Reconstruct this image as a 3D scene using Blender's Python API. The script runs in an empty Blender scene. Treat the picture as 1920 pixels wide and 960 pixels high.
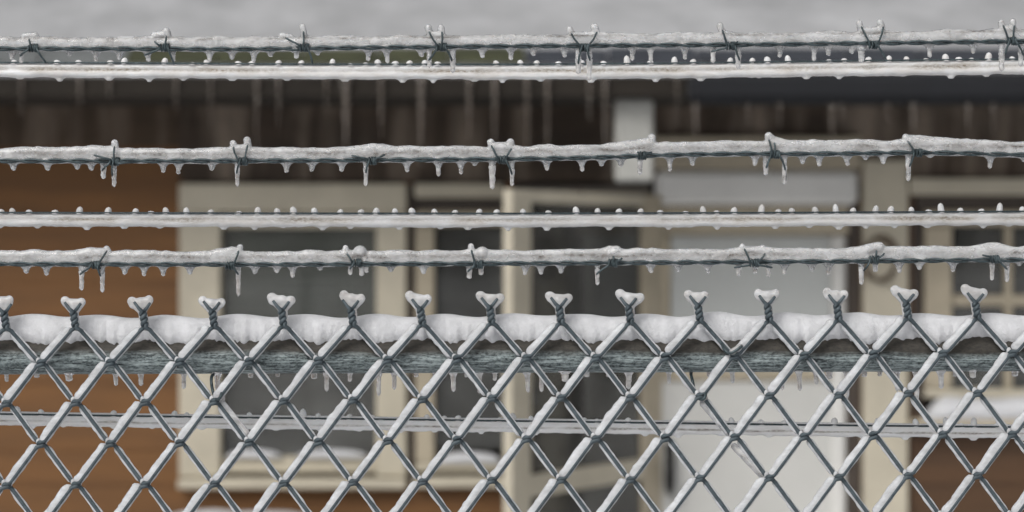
import bpy, bmesh, math, random
import numpy as np
from mathutils import Vector

# ------------------------------------------------------------------ camera, world, sun, exposure
S = bpy.context.scene
COL = S.collection
CAM_D = 2.6            # camera to fence, metres
PX = 0.00055           # metres per photograph pixel in the fence plane
CZ = 1.93              # camera height
cam_d = bpy.data.cameras.new('camera')
cam = bpy.data.objects.new('camera', cam_d)
COL.objects.link(cam)
cam.location = (0, -CAM_D, CZ)
cam.rotation_euler = (math.radians(90), 0, 0)
cam_d.sensor_width = 36
cam_d.lens = 36 * CAM_D / (1920 * PX)
cam_d.clip_start = 0.05
cam_d.clip_end = 2000
cam_d.dof.use_dof = True
cam_d.dof.focus_distance = CAM_D
cam_d.dof.aperture_fstop = 5.8
S.camera = cam

SUN_EL, SUN_AZ = math.radians(42), math.radians(208)     # azimuth from +Y clockwise: behind the camera, a little left
w = bpy.data.worlds.new('World')
S.world = w
w.use_nodes = True
wn, wl = w.node_tree.nodes, w.node_tree.links
bg = wn['Background']
sky = wn.new('ShaderNodeTexSky')
sky.sky_type = 'NISHITA'
sky.sun_disc = False
sky.sun_elevation = SUN_EL
sky.sun_rotation = SUN_AZ
sky.dust_density = 6.0
sky.air_density = 1.0
hs = wn.new('ShaderNodeHueSaturation')
hs.inputs['Saturation'].default_value = 0.22
wl.new(sky.outputs[0], hs.inputs['Color'])
wl.new(hs.outputs[0], bg.inputs[0])
bg.inputs[1].default_value = 0.085

sl = bpy.data.lights.new('sun', 'SUN')
sl.energy = 0.95
sl.angle = math.radians(30)
sl.color = (1.0, 0.975, 0.94)
so = bpy.data.objects.new('sun', sl)
COL.objects.link(so)
sdir = Vector((math.sin(SUN_AZ) * math.cos(SUN_EL), math.cos(SUN_AZ) * math.cos(SUN_EL), math.sin(SUN_EL)))
so.rotation_euler = sdir.to_track_quat('Z', 'Y').to_euler()
so.location = (-3, -6, 9)

S.view_settings.view_transform = 'Standard'
S.view_settings.look = 'None'
S.view_settings.gamma = 1
S.view_settings.exposure = 0.12
S.view_settings.use_curve_mapping = False
S.render.engine = 'CYCLES'
S.cycles.use_denoising = True
S.cycles.max_bounces = 8
S.cycles.transmission_bounces = 6
S.cycles.transparent_max_bounces = 12
S.cycles.diffuse_bounces = 3
S.cycles.glossy_bounces = 3
S.cycles.caustics_reflective = False
S.cycles.caustics_refractive = True
S.cycles.sample_clamp_indirect = 4.0

rnd = random.Random(7)

# ------------------------------------------------------------------ helpers
def P(px, py, y=0.0):
    """a place on the photograph -> point at depth y behind the fence plane"""
    k = PX * (CAM_D + y) / CAM_D
    return np.array(((px - 960) * k, y, CZ - (py - 480) * k))

class Noise1:
    def __init__(self, seed):
        self.v = np.random.RandomState(seed).uniform(-1, 1, 4096)
    def __call__(self, x, f=1.0):
        x = np.asarray(x, float) * f + 2000.0
        i = np.floor(x).astype(int)
        t = x - i
        t = t * t * (3 - 2 * t)
        return self.v[i % 4096] * (1 - t) + self.v[(i + 1) % 4096] * t

class MB:
    def __init__(self):
        self.v, self.f, self.n = [], [], 0
    def add(self, v, f):
        v = np.asarray(v, float).reshape(-1, 3)
        self.v.append(v)
        self.f += [tuple(i + self.n for i in q) for q in f]
        self.n += len(v)
        return self
    def rings(self, R, close=True):
        """R: (n rings, m, 3) swept surface with closed ends"""
        R = np.asarray(R, float)
        n, m, _ = R.shape
        f = []
        for i in range(n - 1):
            for j in range(m):
                k = (j + 1) % m
                f.append((i * m + j, i * m + k, (i + 1) * m + k, (i + 1) * m + j))
        if close:
            f.append(tuple(reversed(range(m))))
            f.append(tuple((n - 1) * m + j for j in range(m)))
        return self.add(R.reshape(-1, 3), f)
    def tube(self, path, rad, m=8):
        p = np.asarray(path, float)
        rad = np.broadcast_to(np.asarray(rad, float), (len(p),))
        t = np.gradient(p, axis=0)
        t /= np.linalg.norm(t, axis=1)[:, None] + 1e-12
        up = np.array((0, 1, 0)) if abs(t[0][1]) < .9 else np.array((1, 0, 0))
        u = up - t[0] * up.dot(t[0]); u /= np.linalg.norm(u)
        R = []
        a = np.arange(m) * 2 * math.pi / m
        for i in range(len(p)):
            u = u - t[i] * u.dot(t[i]); u /= np.linalg.norm(u) + 1e-12
            w_ = np.cross(t[i], u)
            R.append(p[i] + rad[i] * (np.cos(a)[:, None] * u + np.sin(a)[:, None] * w_))
        return self.rings(R)
    def capsule(self, a, b, ra, rb=None, m=12):
        a, b = np.asarray(a, float), np.asarray(b, float)
        rb = ra if rb is None else rb
        d = b - a
        L = np.linalg.norm(d)
        d = d / L if L > 1e-9 else np.array((0, 0, 1.0))
        pts, rr = [], []
        for q in (-1, -.92, -.7, -.38, 0):
            pts.append(a + d * ra * q); rr.append(max(ra * math.sqrt(max(0, 1 - q * q)), ra * .06))
        for q in (0.02, .38, .7, .92, 1):
            pts.append(b + d * rb * q); rr.append(max(rb * math.sqrt(max(0, 1 - q * q)), rb * .06))
        return self.tube(pts, rr, m)
    def box(self, x0, x1, y0, y1, z0, z1):
        v = [(x, y, z) for x in (x0, x1) for y in (y0, y1) for z in (z0, z1)]
        return self.add(v, [(0, 1, 3, 2), (4, 6, 7, 5), (0, 4, 5, 1), (2, 3, 7, 6), (0, 2, 6, 4), (1, 5, 7, 3)])
    def mesh(self, name, smooth=True):
        me = bpy.data.meshes.new(name)
        me.from_pydata(np.concatenate(self.v).tolist(), [], self.f)
        if smooth:
            me.polygons.foreach_set('use_smooth', [True] * len(me.polygons))
        me.update()
        return me
    def build(self, name, mat, parent=None, smooth=True):
        return link(name, self.mesh(name, smooth), mat, parent)

def link(name, me, mat, parent=None, loc=None):
    if not me.materials:
        me.materials.append(mat)
    o = bpy.data.objects.new(name, me)
    COL.objects.link(o)
    o.parent = parent
    if loc is not None:
        o.location = loc
    return o

def tag(o, label=None, cat=None, group=None, kind=None):
    if label: o['label'] = label
    if cat: o['category'] = cat
    if group: o['group'] = group
    if kind: o['kind'] = kind
    return o

def empty(name, loc=(0, 0, 0)):
    o = bpy.data.objects.new(name, None)
    o.empty_display_size = .05
    COL.objects.link(o)
    o.location = loc
    return o

def remesh(mb, voxel, smooth=4, name='ice'):
    """fuse overlapping solids into one smooth frozen skin"""
    me = mb.mesh('tmp')
    o = bpy.data.objects.new('tmp', me)
    COL.objects.link(o)
    m = o.modifiers.new('r', 'REMESH'); m.mode = 'VOXEL'; m.voxel_size = voxel; m.use_smooth_shade = True
    if smooth:
        s = o.modifiers.new('s', 'SMOOTH'); s.factor = .5; s.iterations = smooth
    dg = bpy.context.evaluated_depsgraph_get()
    out = bpy.data.meshes.new_from_object(o.evaluated_get(dg))
    out.name = name
    bpy.data.objects.remove(o)
    bpy.data.meshes.remove(me)
    out.polygons.foreach_set('use_smooth', [True] * len(out.polygons))
    return out

# ------------------------------------------------------------------ materials
class Mat:
    def __init__(self, name):
        self.m = bpy.data.materials.new(name)
        self.m.use_nodes = True
        self.n, self.l = self.m.node_tree.nodes, self.m.node_tree.links
        self.b = self.n['Principled BSDF']
        self.out = self.n['Material Output']
        self.geo = self.n.new('ShaderNodeNewGeometry')
    def vec(self, scale=(1, 1, 1), src=None):
        mp = self.n.new('ShaderNodeMapping')
        mp.inputs['Scale'].default_value = scale
        self.l.new(src or self.geo.outputs['Position'], mp.inputs[0])
        return mp.outputs[0]
    def noise(self, scale, detail=4, rough=.55, stretch=(1, 1, 1), dist=0, src=None):
        t = self.n.new('ShaderNodeTexNoise')
        t.inputs['Scale'].default_value = scale
        t.inputs['Detail'].default_value = detail
        t.inputs['Roughness'].default_value = rough
        t.inputs['Distortion'].default_value = dist
        self.l.new(self.vec(stretch, src), t.inputs['Vector'])
        return t.outputs[0]
    def ramp(self, fac, stops):
        r = self.n.new('ShaderNodeValToRGB')
        e = r.color_ramp.elements
        while len(e) < len(stops):
            e.new(.5)
        for k, (p, c) in zip(e, stops):
            k.position = p
            k.color = (*c, 1) if len(c) == 3 else c
        self.l.new(fac, r.inputs[0])
        return r.outputs[0]
    def bump(self, h, strength, dist, target=None):
        bp = self.n.new('ShaderNodeBump')
        bp.inputs['Strength'].default_value = strength
        bp.inputs['Distance'].default_value = dist
        self.l.new(h, bp.inputs['Height'])
        self.l.new(bp.outputs[0], (target or self.b).inputs['Normal'])
        return bp.outputs[0]
    def mixc(self, a, b, fac):
        mx = self.n.new('ShaderNodeMix'); mx.data_type = 'RGBA'
        for s, v in ((6, a), (7, b)):
            if isinstance(v, tuple): mx.inputs[s].default_value = (*v, 1)
            else: self.l.new(v, mx.inputs[s])
        if isinstance(fac, float): mx.inputs[0].default_value = fac
        else: self.l.new(fac, mx.inputs[0])
        return mx.outputs[2]
    def col(self, c): self.l.new(c, self.b.inputs['Base Color'])

def ice_mat(name, clear, c0=(.80, .82, .85), c1=(.66, .63, .58), rough=.12, vein=0.0, vcol=(.36, .30, .23), sss=.2, bump=.22):
    """frozen rain: a clear skin over a milky body; the mesh attribute 'vein' marks the seam of trapped air and grit"""
    M = Mat(name)
    body = M.ramp(M.noise(60, 5, .6, (.45, 1, 1.3), .5), [(.38, c0), (.68, c1)])
    grain = M.ramp(M.noise(520, 4, .65, (.45, 1, 1)), [(.38, (0, 0, 0)), (.62, (1, 1, 1))])
    if vein:
        at = M.n.new('ShaderNodeAttribute'); at.attribute_name = 'vein'
        mm = M.n.new('ShaderNodeMath'); mm.operation = 'MULTIPLY'
        soft = M.n.new('ShaderNodeMapRange'); M.l.new(grain, soft.inputs[0]); soft.inputs[3].default_value = .35
        M.l.new(at.outputs['Fac'], mm.inputs[0]); M.l.new(soft.outputs[0], mm.inputs[1])
        m2 = M.n.new('ShaderNodeMath'); m2.operation = 'MULTIPLY'
        M.l.new(mm.outputs[0], m2.inputs[0]); m2.inputs[1].default_value = vein
        M.col(M.mixc(body, vcol, m2.outputs[0]))
    else:
        m2 = M.n.new('ShaderNodeMath'); m2.operation = 'MULTIPLY'
        M.l.new(grain, m2.inputs[0]); m2.inputs[1].default_value = .22
        M.col(M.mixc(body, (.42, .42, .42), m2.outputs[0]))
    cl = M.ramp(M.noise(110, 3, .5, (.6, 1, 1)), [(.3, (clear * .6,) * 3), (.7, (min(1, clear * 1.35),) * 3)])
    M.l.new(cl, M.b.inputs['Transmission Weight'])
    M.b.inputs['IOR'].default_value = 1.31
    M.b.inputs['Roughness'].default_value = rough
    M.b.inputs['Subsurface Weight'].default_value = sss
    M.b.inputs['Subsurface Radius'].default_value = (.004, .0045, .005)
    M.bump(M.noise(130, 4, .55, (.7, 1, 1)), bump, .0014)
    return M.m

M_ICE = ice_mat('strand_ice', .46, (.84, .85, .87), (.74, .73, .72), .13, .8)
M_CORE = ice_mat('milky_core', .03, (.93, .94, .95), (.80, .79, .78), .4, 1.0, (.11, .075, .045), .1)
M_SHELL = ice_mat('clear_glaze', .985, (.95, .96, .97), (.92, .93, .94), .012, bump=.10)
M_ICE_SOFT = ice_mat('milky_wire_ice', .15, (.91, .92, .93), (.78, .76, .74), .14, 1.0, (.33, .28, .215))
M_ICE_WHITE = ice_mat('white_wire_ice', .04, (.93, .94, .95), (.84, .83, .82), .2, 1.0, (.22, .19, .155))
M_ICICLE = ice_mat('icicle_ice', .64, (.90, .91, .92), (.80, .79, .78), .06)
M_FIN = ice_mat('mesh_ice', .30, (.82, .84, .87), (.68, .69, .71), .26)
M_CLEAR = ice_mat('clear_icicle', .93, (.52, .47, .42), (.36, .29, .24), .06)

def snow_mat(name, c=(.73, .74, .765)):
    M = Mat(name)
    M.col(M.ramp(M.noise(60, 5, .6), [(.35, tuple(x * .84 for x in c)), (.65, c)]))
    M.b.inputs['Roughness'].default_value = .55
    M.b.inputs['Subsurface Weight'].default_value = .12
    M.b.inputs['Subsurface Radius'].default_value = (.006, .006, .007)
    M.bump(M.noise(220, 6, .75), .8, .0022)
    return M.m
M_SNOW = snow_mat('snow')

def galv(name, dark, light, scale=140, stretch=(1, 1, 1), rough=.42, metal=.35):
    M = Mat(name)
    M.col(M.ramp(M.noise(scale, 6, .7, stretch), [(.32, dark), (.68, light)]))
    M.b.inputs['Metallic'].default_value = metal
    M.b.inputs['Roughness'].default_value = rough
    M.bump(M.noise(scale * 3, 3, .6, stretch), .25, .0006)
    return M.m
M_WIRE = galv('mesh_wire_metal', (.042, .058, .068), (.100, .128, .144), 180, rough=.55, metal=.15)
M_BARB = galv('barbed_wire_metal', (.016, .026, .030), (.085, .115, .125), 170)

def rail_mat():
    M = Mat('frosted_rail')
    st = M.noise(420, 8, .75, (.07, 1, 1), .3)
    fl = M.noise(420, 5, .7, (.5, 1, 1))
    big = M.noise(16, 4, .6, (.7, 1, 2))
    a = M.ramp(st, [(.43, (.012, .018, .022)), (.50, (.12, .155, .16)), (.585, (.46, .53, .535))])
    b = M.ramp(fl, [(.42, (.014, .022, .026)), (.58, (.50, .58, .58))])
    c = M.mixc(a, b, .38)
    # rust and grime stain that follows the melt line under the snow
    sx = M.n.new('ShaderNodeSeparateXYZ'); M.l.new(M.geo.outputs['Position'], sx.inputs[0])
    ad = M.n.new('ShaderNodeMath'); ad.operation = 'MULTIPLY_ADD'
    M.l.new(big, ad.inputs[0]); ad.inputs[1].default_value = .014; M.l.new(sx.outputs[2], ad.inputs[2])
    mr = M.n.new('ShaderNodeMapRange')
    mr.inputs[1].default_value = CZ - (671 - 480) * PX + .007
    mr.inputs[2].default_value = CZ - (658 - 480) * PX + .007
    M.l.new(ad.outputs[0], mr.inputs[0])
    rust = M.ramp(fl, [(.3, (.013, .012, .010)), (.75, (.060, .052, .040))])
    M.col(M.mixc(c, rust, mr.outputs[0]))
    M.b.inputs['Metallic'].default_value = .1
    M.b.inputs['Roughness'].default_value = .55
    M.bump(st, .5, .0012)
    return M.m
M_RAIL = rail_mat()

def paint(name, c, var=.12, scale=6, rough=.6, stretch=(1, 1, 1), bump=.2):
    M = Mat(name)
    d = tuple(x * (1 - var) for x in c)
    e = tuple(min(1, x * (1 + var)) for x in c)
    M.col(M.ramp(M.noise(scale, 6, .65, stretch), [(.3, d), (.7, e)]))
    M.b.inputs['Roughness'].default_value = rough
    if bump:
        M.bump(M.noise(scale * 8, 4, .6, stretch), bump, .003)
    return M.m

def wood_siding(name, c, var=.25):
    M = Mat(name)
    oi = M.n.new('ShaderNodeObjectInfo')
    d = tuple(x * (1 - var) for x in c); e = tuple(x * (1 + var) for x in c)
    base = M.ramp(M.noise(3.2, 6, .6, (.5, 1, 5)), [(.3, d), (.7, e)])
    rv = M.ramp(oi.outputs['Random'], [(0, (.92, .92, .92)), (1, (1.06, 1.05, 1.04))])
    mx = M.n.new('ShaderNodeMix'); mx.data_type = 'RGBA'; mx.blend_type = 'MULTIPLY'; mx.inputs[0].default_value = 1
    M.l.new(base, mx.inputs[6]); M.l.new(rv, mx.inputs[7])
    M.col(mx.outputs[2])
    M.b.inputs['Roughness'].default_value = .6
    M.bump(M.noise(40, 4, .6, (.2, 1, 3)), .3, .003)
    return M.m
M_SIDING = wood_siding('brown_stained_siding', (.152, .066, .0155), .24)
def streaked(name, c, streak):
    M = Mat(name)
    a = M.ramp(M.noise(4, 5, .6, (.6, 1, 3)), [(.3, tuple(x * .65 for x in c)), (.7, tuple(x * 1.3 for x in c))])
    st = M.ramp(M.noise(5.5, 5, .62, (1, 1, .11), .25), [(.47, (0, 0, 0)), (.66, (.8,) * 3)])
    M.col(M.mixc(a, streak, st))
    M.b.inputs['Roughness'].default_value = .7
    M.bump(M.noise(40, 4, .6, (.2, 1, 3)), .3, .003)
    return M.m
M_EAVE_SHADE = streaked('eave_shaded_siding', (.058, .039, .0255), (.34, .275, .215))  # siding with the eave's shade put into its colour, plus pale streaks
M_EAVE_SHADE_L = streaked('eave_shaded_siding_left', (.066, .042, .024), (.28, .22, .17))  # browner left end, eave shade in its colour as well
M_SIDING2 = wood_siding('darker_brown_siding', (.075, .036, .0135), .25)  # darker brown boards right of the door
M_CREAM = paint('cream_trim_paint', (.53, .485, .385), .12, 5)
M_CREAM2 = paint('weathered_cream_paint', (.44, .385, .29), .16, 7)
M_WHITE = paint('white_door_paint', (.60, .60, .575), .05, 3, .45)
M_HEADW = paint('white_header_paint', (.74, .735, .71), .08, 5, .6)
M_JAMB = paint('dark_brown_jamb', (.055, .042, .033), .2, 6)
M_BLACK = paint('black_iron', (.012, .012, .012), .2, 20, .4)
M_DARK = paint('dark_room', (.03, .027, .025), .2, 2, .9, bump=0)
M_BLIND = paint('grey_blind', (.42, .43, .39), .08, 4, .7, bump=0)
M_CURT = paint('frosted_pane', (.50, .52, .51), .06, 2.2, .35, (1.5, 1, .4), 0)
M_SHEET = paint('frosted_roof_sheet', (.40, .405, .415), .22, 3.5, .6)
M_FASCIA = paint('dark_fascia', (.020, .016, .012), .25, 5, .95)
M_GUTTER = paint('dark_slate_gutter', (.010, .011, .014), .2, 5, .9)
M_SLATE = paint('slate_shingle', (.04, .045, .056), .3, 9, .7)
M_MOSS = paint('mossy_shingle', (.050, .054, .026), .4, 9, .8)
M_GREY = paint('frosted_shingle', (.15, .16, .16), .25, 9, .7)
M_SPOUT = paint('grey_white_downspout', (.40, .40, .375), .16, 6, .5)

def pane_mat():
    M = Mat('window_glass')
    tr = M.n.new('ShaderNodeBsdfTransparent'); tr.inputs[0].default_value = (.80, .82, .81, 1)
    gl = M.n.new('ShaderNodeBsdfGlossy'); gl.inputs['Roughness'].default_value = .03
    fr = M.n.new('ShaderNodeFresnel'); fr.inputs[0].default_value = 1.5
    mx = M.n.new('ShaderNodeMixShader')
    M.l.new(fr.outputs[0], mx.inputs[0]); M.l.new(tr.outputs[0], mx.inputs[1]); M.l.new(gl.outputs[0], mx.inputs[2])
    df = M.n.new('ShaderNodeBsdfDiffuse')                 # grey veil lightening the panes in place of reflections
    M.l.new(M.ramp(M.noise(5, 4, .6, (.6, 1, 1.6)), [(.3, (.28, .28, .265)), (.7, (.50, .50, .48))]), df.inputs[0])
    m2 = M.n.new('ShaderNodeMixShader')
    M.l.new(M.ramp(M.noise(2.2, 4, .6, (1, 1, .7)), [(.3, (.05,) * 3), (.75, (.24,) * 3)]), m2.inputs[0])
    M.l.new(mx.outputs[0], m2.inputs[1]); M.l.new(df.outputs[0], m2.inputs[2])
    M.l.new(m2.outputs[0], M.out.inputs[0])
    M.bump(M.noise(2.5, 2, .5), .05, .01, gl)
    return M.m
M_PANE = pane_mat()

# ------------------------------------------------------------------ ground
HY = 7.3                                    # house front wall
def H(px, py, dy=0.0):
    return P(px, py, HY + dy)
gm = MB()
N = 60
gx = np.concatenate([-np.geomspace(300, 8, 20), np.linspace(-7.5, 7.5, 40), np.geomspace(8, 300, 20)])
gy = np.concatenate([-np.geomspace(300, 8, 20), np.linspace(-7.5, 12, 50), np.geomspace(12.5, 300, 20)])
nz1, nz2 = Noise1(5), Noise1(6)
gv = [(x, y, .035 * float(nz1(x + .4 * y, .6)) + .03 * float(nz2(y - .3 * x, .7)) - .03) for y in gy for x in gx]
nx = len(gx)
gf = [(j * nx + i, j * nx + i + 1, (j + 1) * nx + i + 1, (j + 1) * nx + i) for j in range(len(gy) - 1) for i in range(nx - 1)]
gm.add(gv, gf)
ground = gm.build('ground', M_SNOW)
tag(ground, 'snow covered ground between the fence and the house', kind='structure')

# ------------------------------------------------------------------ house
house = empty('house', (0, HY, 0))
tag(house, 'brown clapboard house with cream window trim behind the icy fence', 'house')
def hb(name, mat, parent, x0, x1, y0, y1, z0, z1, bevel=.004):
    """a board placed in world coordinates, slightly rounded edges"""
    b = min(bevel, (x1 - x0) * .3, (y1 - y0) * .3, (z1 - z0) * .3)
    m = MB()
    xs = [(x0, x1, b)]
    v, f = [], []
    # chamfered box: 24 verts
    for sx in (0, 1):
        for sy in (0, 1):
            for sz in (0, 1):
                X, Y, Z = (x0, x1)[sx], (y0, y1)[sy], (z0, z1)[sz]
                ix, iy, iz = (b, -b)[sx], (b, -b)[sy], (b, -b)[sz]
                v += [(X, Y + iy, Z + iz), (X + ix, Y, Z + iz), (X + ix, Y + iy, Z)]
    bm = bmesh.new()
    for q in v: bm.verts.new(q)
    bmesh.ops.convex_hull(bm, input=bm.verts)
    me = bpy.data.meshes.new(name)
    bm.to_mesh(me); bm.free()
    o = link(name, me, mat, None)
    put(o, parent)
    return o
def put(o, parent):
    """parent without moving"""
    if parent is None: return
    off = Vector((0, 0, 0))
    p = parent
    while p is not None:
        off += p.location
        p = p.parent
    o.parent = parent
    o.data.transform(__import__('mathutils').Matrix.Translation(-off))
def fb(name, mat, parent, x0, x1, y0, y1, front, back, bevel=.006):
    """board given by its outline on the facade (photo pixels) and depth from the wall plane"""
    a, b = H(x0, y1), H(x1, y0)
    return hb(name, mat, parent, a[0], b[0], HY + front, HY + back, a[2], b[2], bevel)

KH = PX * (CAM_D + HY) / CAM_D
# openings in facade pixels: x0,x1,y0,y1
OPEN = [(352, 752, 360, 900), (776, 950, 352, 900), (1228, 1604, 262, 1405), (960, 1228, 350, 1405), (1712, 2110, 345, 800)]
wall_m = MB()
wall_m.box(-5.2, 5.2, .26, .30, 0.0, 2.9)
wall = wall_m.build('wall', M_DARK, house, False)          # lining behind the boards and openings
# clapboards
pitch = 63.0
row = 0
ytop = 340 - 63 * 5
while True:
    y0 = ytop + row * pitch
    y1 = y0 + pitch
    z1, z0 = H(0, y0)[2], H(0, y1)[2]
    if z0 < .05: break
    row += 1
    if z1 > 2.86: continue
    under_eave = y1 <= 342
    cuts = [(-1520.0, 336.0), (336.0, 3440.0)] if under_eave else [(-1520.0, 3440.0)]
    yc = (y0 + y1) / 2
    for (a, b, c, d) in OPEN:
        if c < yc < d:
            new = []
            for (p, q) in cuts:
                if b <= p or a >= q: new.append((p, q)); continue
                if a > p: new.append((p, a))
                if b < q: new.append((b, q))
            cuts = new
    for (p, q) in cuts:
        xa, xb = H(p, 0)[0], H(q, 0)[0]
        # board tilted: bottom edge proud
        v = [(xa, -.010, z0), (xb, -.010, z0), (xb, .0, z0), (xa, .0, z0),
             (xa, -.004, z1 + .012), (xb, -.004, z1 + .012), (xb, .008, z1 + .012), (xa, .008, z1 + .012)]
        me = bpy.data.meshes.new('siding_board')
        me.from_pydata(v, [], [(0, 1, 5, 4), (1, 2, 6, 5), (2, 3, 7, 6), (3, 0, 4, 7), (4, 5, 6, 7), (3, 2, 1, 0)])
        link('siding_board', me, ((M_EAVE_SHADE_L if y1 < 300 else M_SIDING) if p < 300 else M_EAVE_SHADE) if under_eave else (M_SIDING2 if p > 1500 else M_SIDING), wall)

# --- roof with overhanging eave
OV = .75
ez = P(0, 117, HY - OV)[2]
roof = empty('roof', (0, 0, 0)); roof.parent = house
sl_ = math.tan(math.radians(24))
rm = MB()
y0, y1 = -OV, 5.0
rm.add([(-5.6, y0, ez), (5.6, y0, ez), (5.6, y1, ez + sl_ * (y1 - y0)), (-5.6, y1, ez + sl_ * (y1 - y0)),
        (-5.6, y0, ez - .05), (5.6, y0, ez - .05), (5.6, y1, ez + sl_ * (y1 - y0) - .05), (-5.6, y1, ez + sl_ * (y1 - y0) - .05)],
       [(0, 1, 2, 3), (7, 6, 5, 4), (4, 5, 1, 0), (5, 6, 2, 1), (6, 7, 3, 2), (7, 4, 0, 3)])
rm.build('roof_deck', M_SHEET, roof, False)
rm = MB()                                               # back slope and gable ends close the house
rm.add([(-5.6, 5.0, ez + sl_ * 5.55), (5.6, 5.0, ez + sl_ * 5.55), (5.6, 10.5, ez), (-5.6, 10.5, ez)], [(0, 1, 2, 3)])
rm.build('rear_slope', M_SHEET, roof, False)
rm = MB()
for sx in (-5.2, 5.2):
    rm.add([(sx, .3, 0), (sx, 10.2, 0), (sx, 10.2, ez), (sx, 5.0, ez + sl_ * 5.5), (sx, .3, ez + sl_ * .8)], [(0, 1, 2, 3, 4)])
rm.build('gable_wall', M_SIDING, house, False)
hb('soffit', M_FASCIA, roof, -5.6, 5.6, HY - OV + .03, HY + .3, ez - .115, ez - .095)
hb('fascia', M_FASCIA, roof, -5.6, 5.6, HY - OV, HY - OV + .03, ez - .125, ez - .052)
# first course of shingles along the eave
x = -5.6
sw = .30
r2 = random.Random(3)
while x < 5.6:
    ww = sw * r2.uniform(.85, 1.1)
    pxm = 960 + (x + ww / 2) / (PX * (CAM_D + HY - OV) / CAM_D)
    mat = M_GREY if pxm < 255 else (M_MOSS if pxm < 1010 else M_SLATE)
    L, th = .085 + r2.uniform(-.012, .012), .014
    dz = r2.uniform(0, .006)
    yA, yB = -OV - .03 - r2.uniform(0, .012), -OV + L
    zA, zB = ez + (yA + OV) * sl_ + .004 + dz, ez + L * sl_ + .004 + dz
    v = [(x + .003, yA, zA), (x + ww - .003, yA, zA), (x + ww - .003, yB, zB), (x + .003, yB, zB)]
    v += [(a, b, c + th) for a, b, c in v]
    me = bpy.data.meshes.new('shingle')
    me.from_pydata(v, [], [(3, 2, 1, 0), (4, 5, 6, 7), (0, 1, 5, 4), (1, 2, 6, 5), (2, 3, 7, 6), (3, 0, 4, 7)])
    link('shingle', me, mat, roof)
    x += ww
gu = P(1290, 0, HY - OV - .1)[0]
gtop, gbot = P(0, 138, HY - OV - .06)[2], P(0, 196, HY - OV - .06)[2]
hb('gutter', M_GUTTER, roof, gu, 5.6, HY - OV - .13, HY - OV - .004, gbot, gtop, .03)

def icicle_mesh(length, r, seed, m=10, lean=0.0, blunt=True, flare=1.0):
    """origin at the root, hanging down"""
    q = random.Random(seed)
    n = 13
    R = []
    for i in range(n):
        t = i / (n - 1)
        if blunt:
            rr = r * (1.0 + flare * max(0, 1 - t / .34) ** 2 - .12 * math.sin(t * math.pi) - .2 * t)
            if t > .8: rr *= math.sqrt(max(.004, 1 - ((t - .8) / .2) ** 2)) ** .9
        else:
            rr = r * (1.05 - .9 * t ** .9 + .3 * max(0, 1 - t / .25) ** 2)
            if i == n - 1: rr = r * .05
        rr *= 1 + q.uniform(-.08, .08)
        ox = lean * t * length + q.uniform(-.08, .08) * r
        a = np.arange(m) * 2 * math.pi / m
        R.append(np.stack([ox + rr * np.cos(a), rr * np.sin(a) * .92, np.full(m, -t * length)], 1))
    return MB().rings(R)

# icicles along the eave: px, top py, bottom py, half width px, depth offset
EAVE = [(40, 141, 220, 5), (100, 141, 300, 9), (150, 141, 200, 5), (205, 141, 190, 4), (280, 141, 320, 7), (330, 141, 215, 5), (395, 141, 250, 5), (440, 141, 230, 4), (482, 141, 290, 7),
        (522, 141, 240, 5), (570, 141, 300, 9), (612, 141, 220, 5), (648, 141, 285, 11), (672, 141, 240, 6), (715, 141, 260, 6), (790, 141, 320, 7), (844, 141, 330, 7), (880, 141, 270, 6),
        (928, 141, 320, 8), (962, 141, 210, 4), (988, 141, 310, 7), (1026, 141, 320, 7), (1063, 141, 300, 7), (1105, 141, 230, 5), (1135, 141, 290, 6), (1236, 141, 300, 8), (1270, 141, 240, 5),
        (1305, 194, 262, 9), (1350, 194, 240, 6), (1402, 194, 250, 5), (1462, 194, 245, 6), (1500, 194, 255, 6), (1560, 194, 270, 8), (1578, 194, 240, 6), (1622, 194, 248, 6), (1664, 194, 235, 5), (1712, 194, 252, 9),
        (1760, 194, 240, 5), (1815, 194, 246, 6), (1862, 194, 250, 7), (1905, 194, 240, 5)]
for i, (px, pt, pb, hw) in enumerate(EAVE):
    if i % 3 == 1: continue
    hw *= rnd.uniform(.6, 1.15) * (1 if pt < 150 else .6)
    yy = HY - OV + (-.022 if pt < 150 else -.10)
    k = PX * (CAM_D + yy) / CAM_D
    a = P(px, pt, yy)
    me = icicle_mesh((pb - pt) * k, hw * k * .8, 900 + i, 8, rnd.uniform(-.01, .01), False).mesh('icicle')
    link('icicle', me, M_CLEAR, roof, (a[0], yy - HY, a[2]))

# --- downspout above the open door
da, db = P(1152, 342, HY - .6), P(1224, 186, HY - .6)
hb('downspout', M_SPOUT, house, da[0], db[0], HY - .66, HY - .54, da[2], db[2], .012)

# --- left window
def window(glass, frame_boxes, name='window'):
    wroot = empty(name, (0, 0, 0)); wroot.parent = house
    for (n_, m_, x0, x1, y0, y1, f, b) in frame_boxes:
        fb(n_, m_, wroot, x0, x1, y0, y1, f, b)
    x0, x1, y0, y1, f = glass
    fb('pane', M_PANE, wroot, x0, x1, y0, y1, f, f + .005, .001)
    return wroot
w1 = window((400, 725, 412, 862, .03), [
    ('casing', M_CREAM, 338, 416, 398, 893, -.045, .05), ('casing', M_CREAM, 706, 763, 398, 893, -.045, .05),
    ('head_casing', M_CREAM, 338, 763, 344, 397, -.05, .05), ('sill', M_CREAM, 338, 763, 895, 914, -.09, .05),
    ('sash_rail', M_CREAM, 417, 705, 398, 428, -.01, .06), ('sash_rail', M_CREAM, 417, 705, 856, 886, -.01, .06),
    ('meeting_rail', M_CREAM2, 417, 705, 640, 662, .0, .06)])
y = 432
while y < 646:                                            # blind slats in the upper sash
    fb('blind_slat', M_BLIND, w1, 418, 704, y, y + 12, .06, .075, .001)
    y += 17.8
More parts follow.
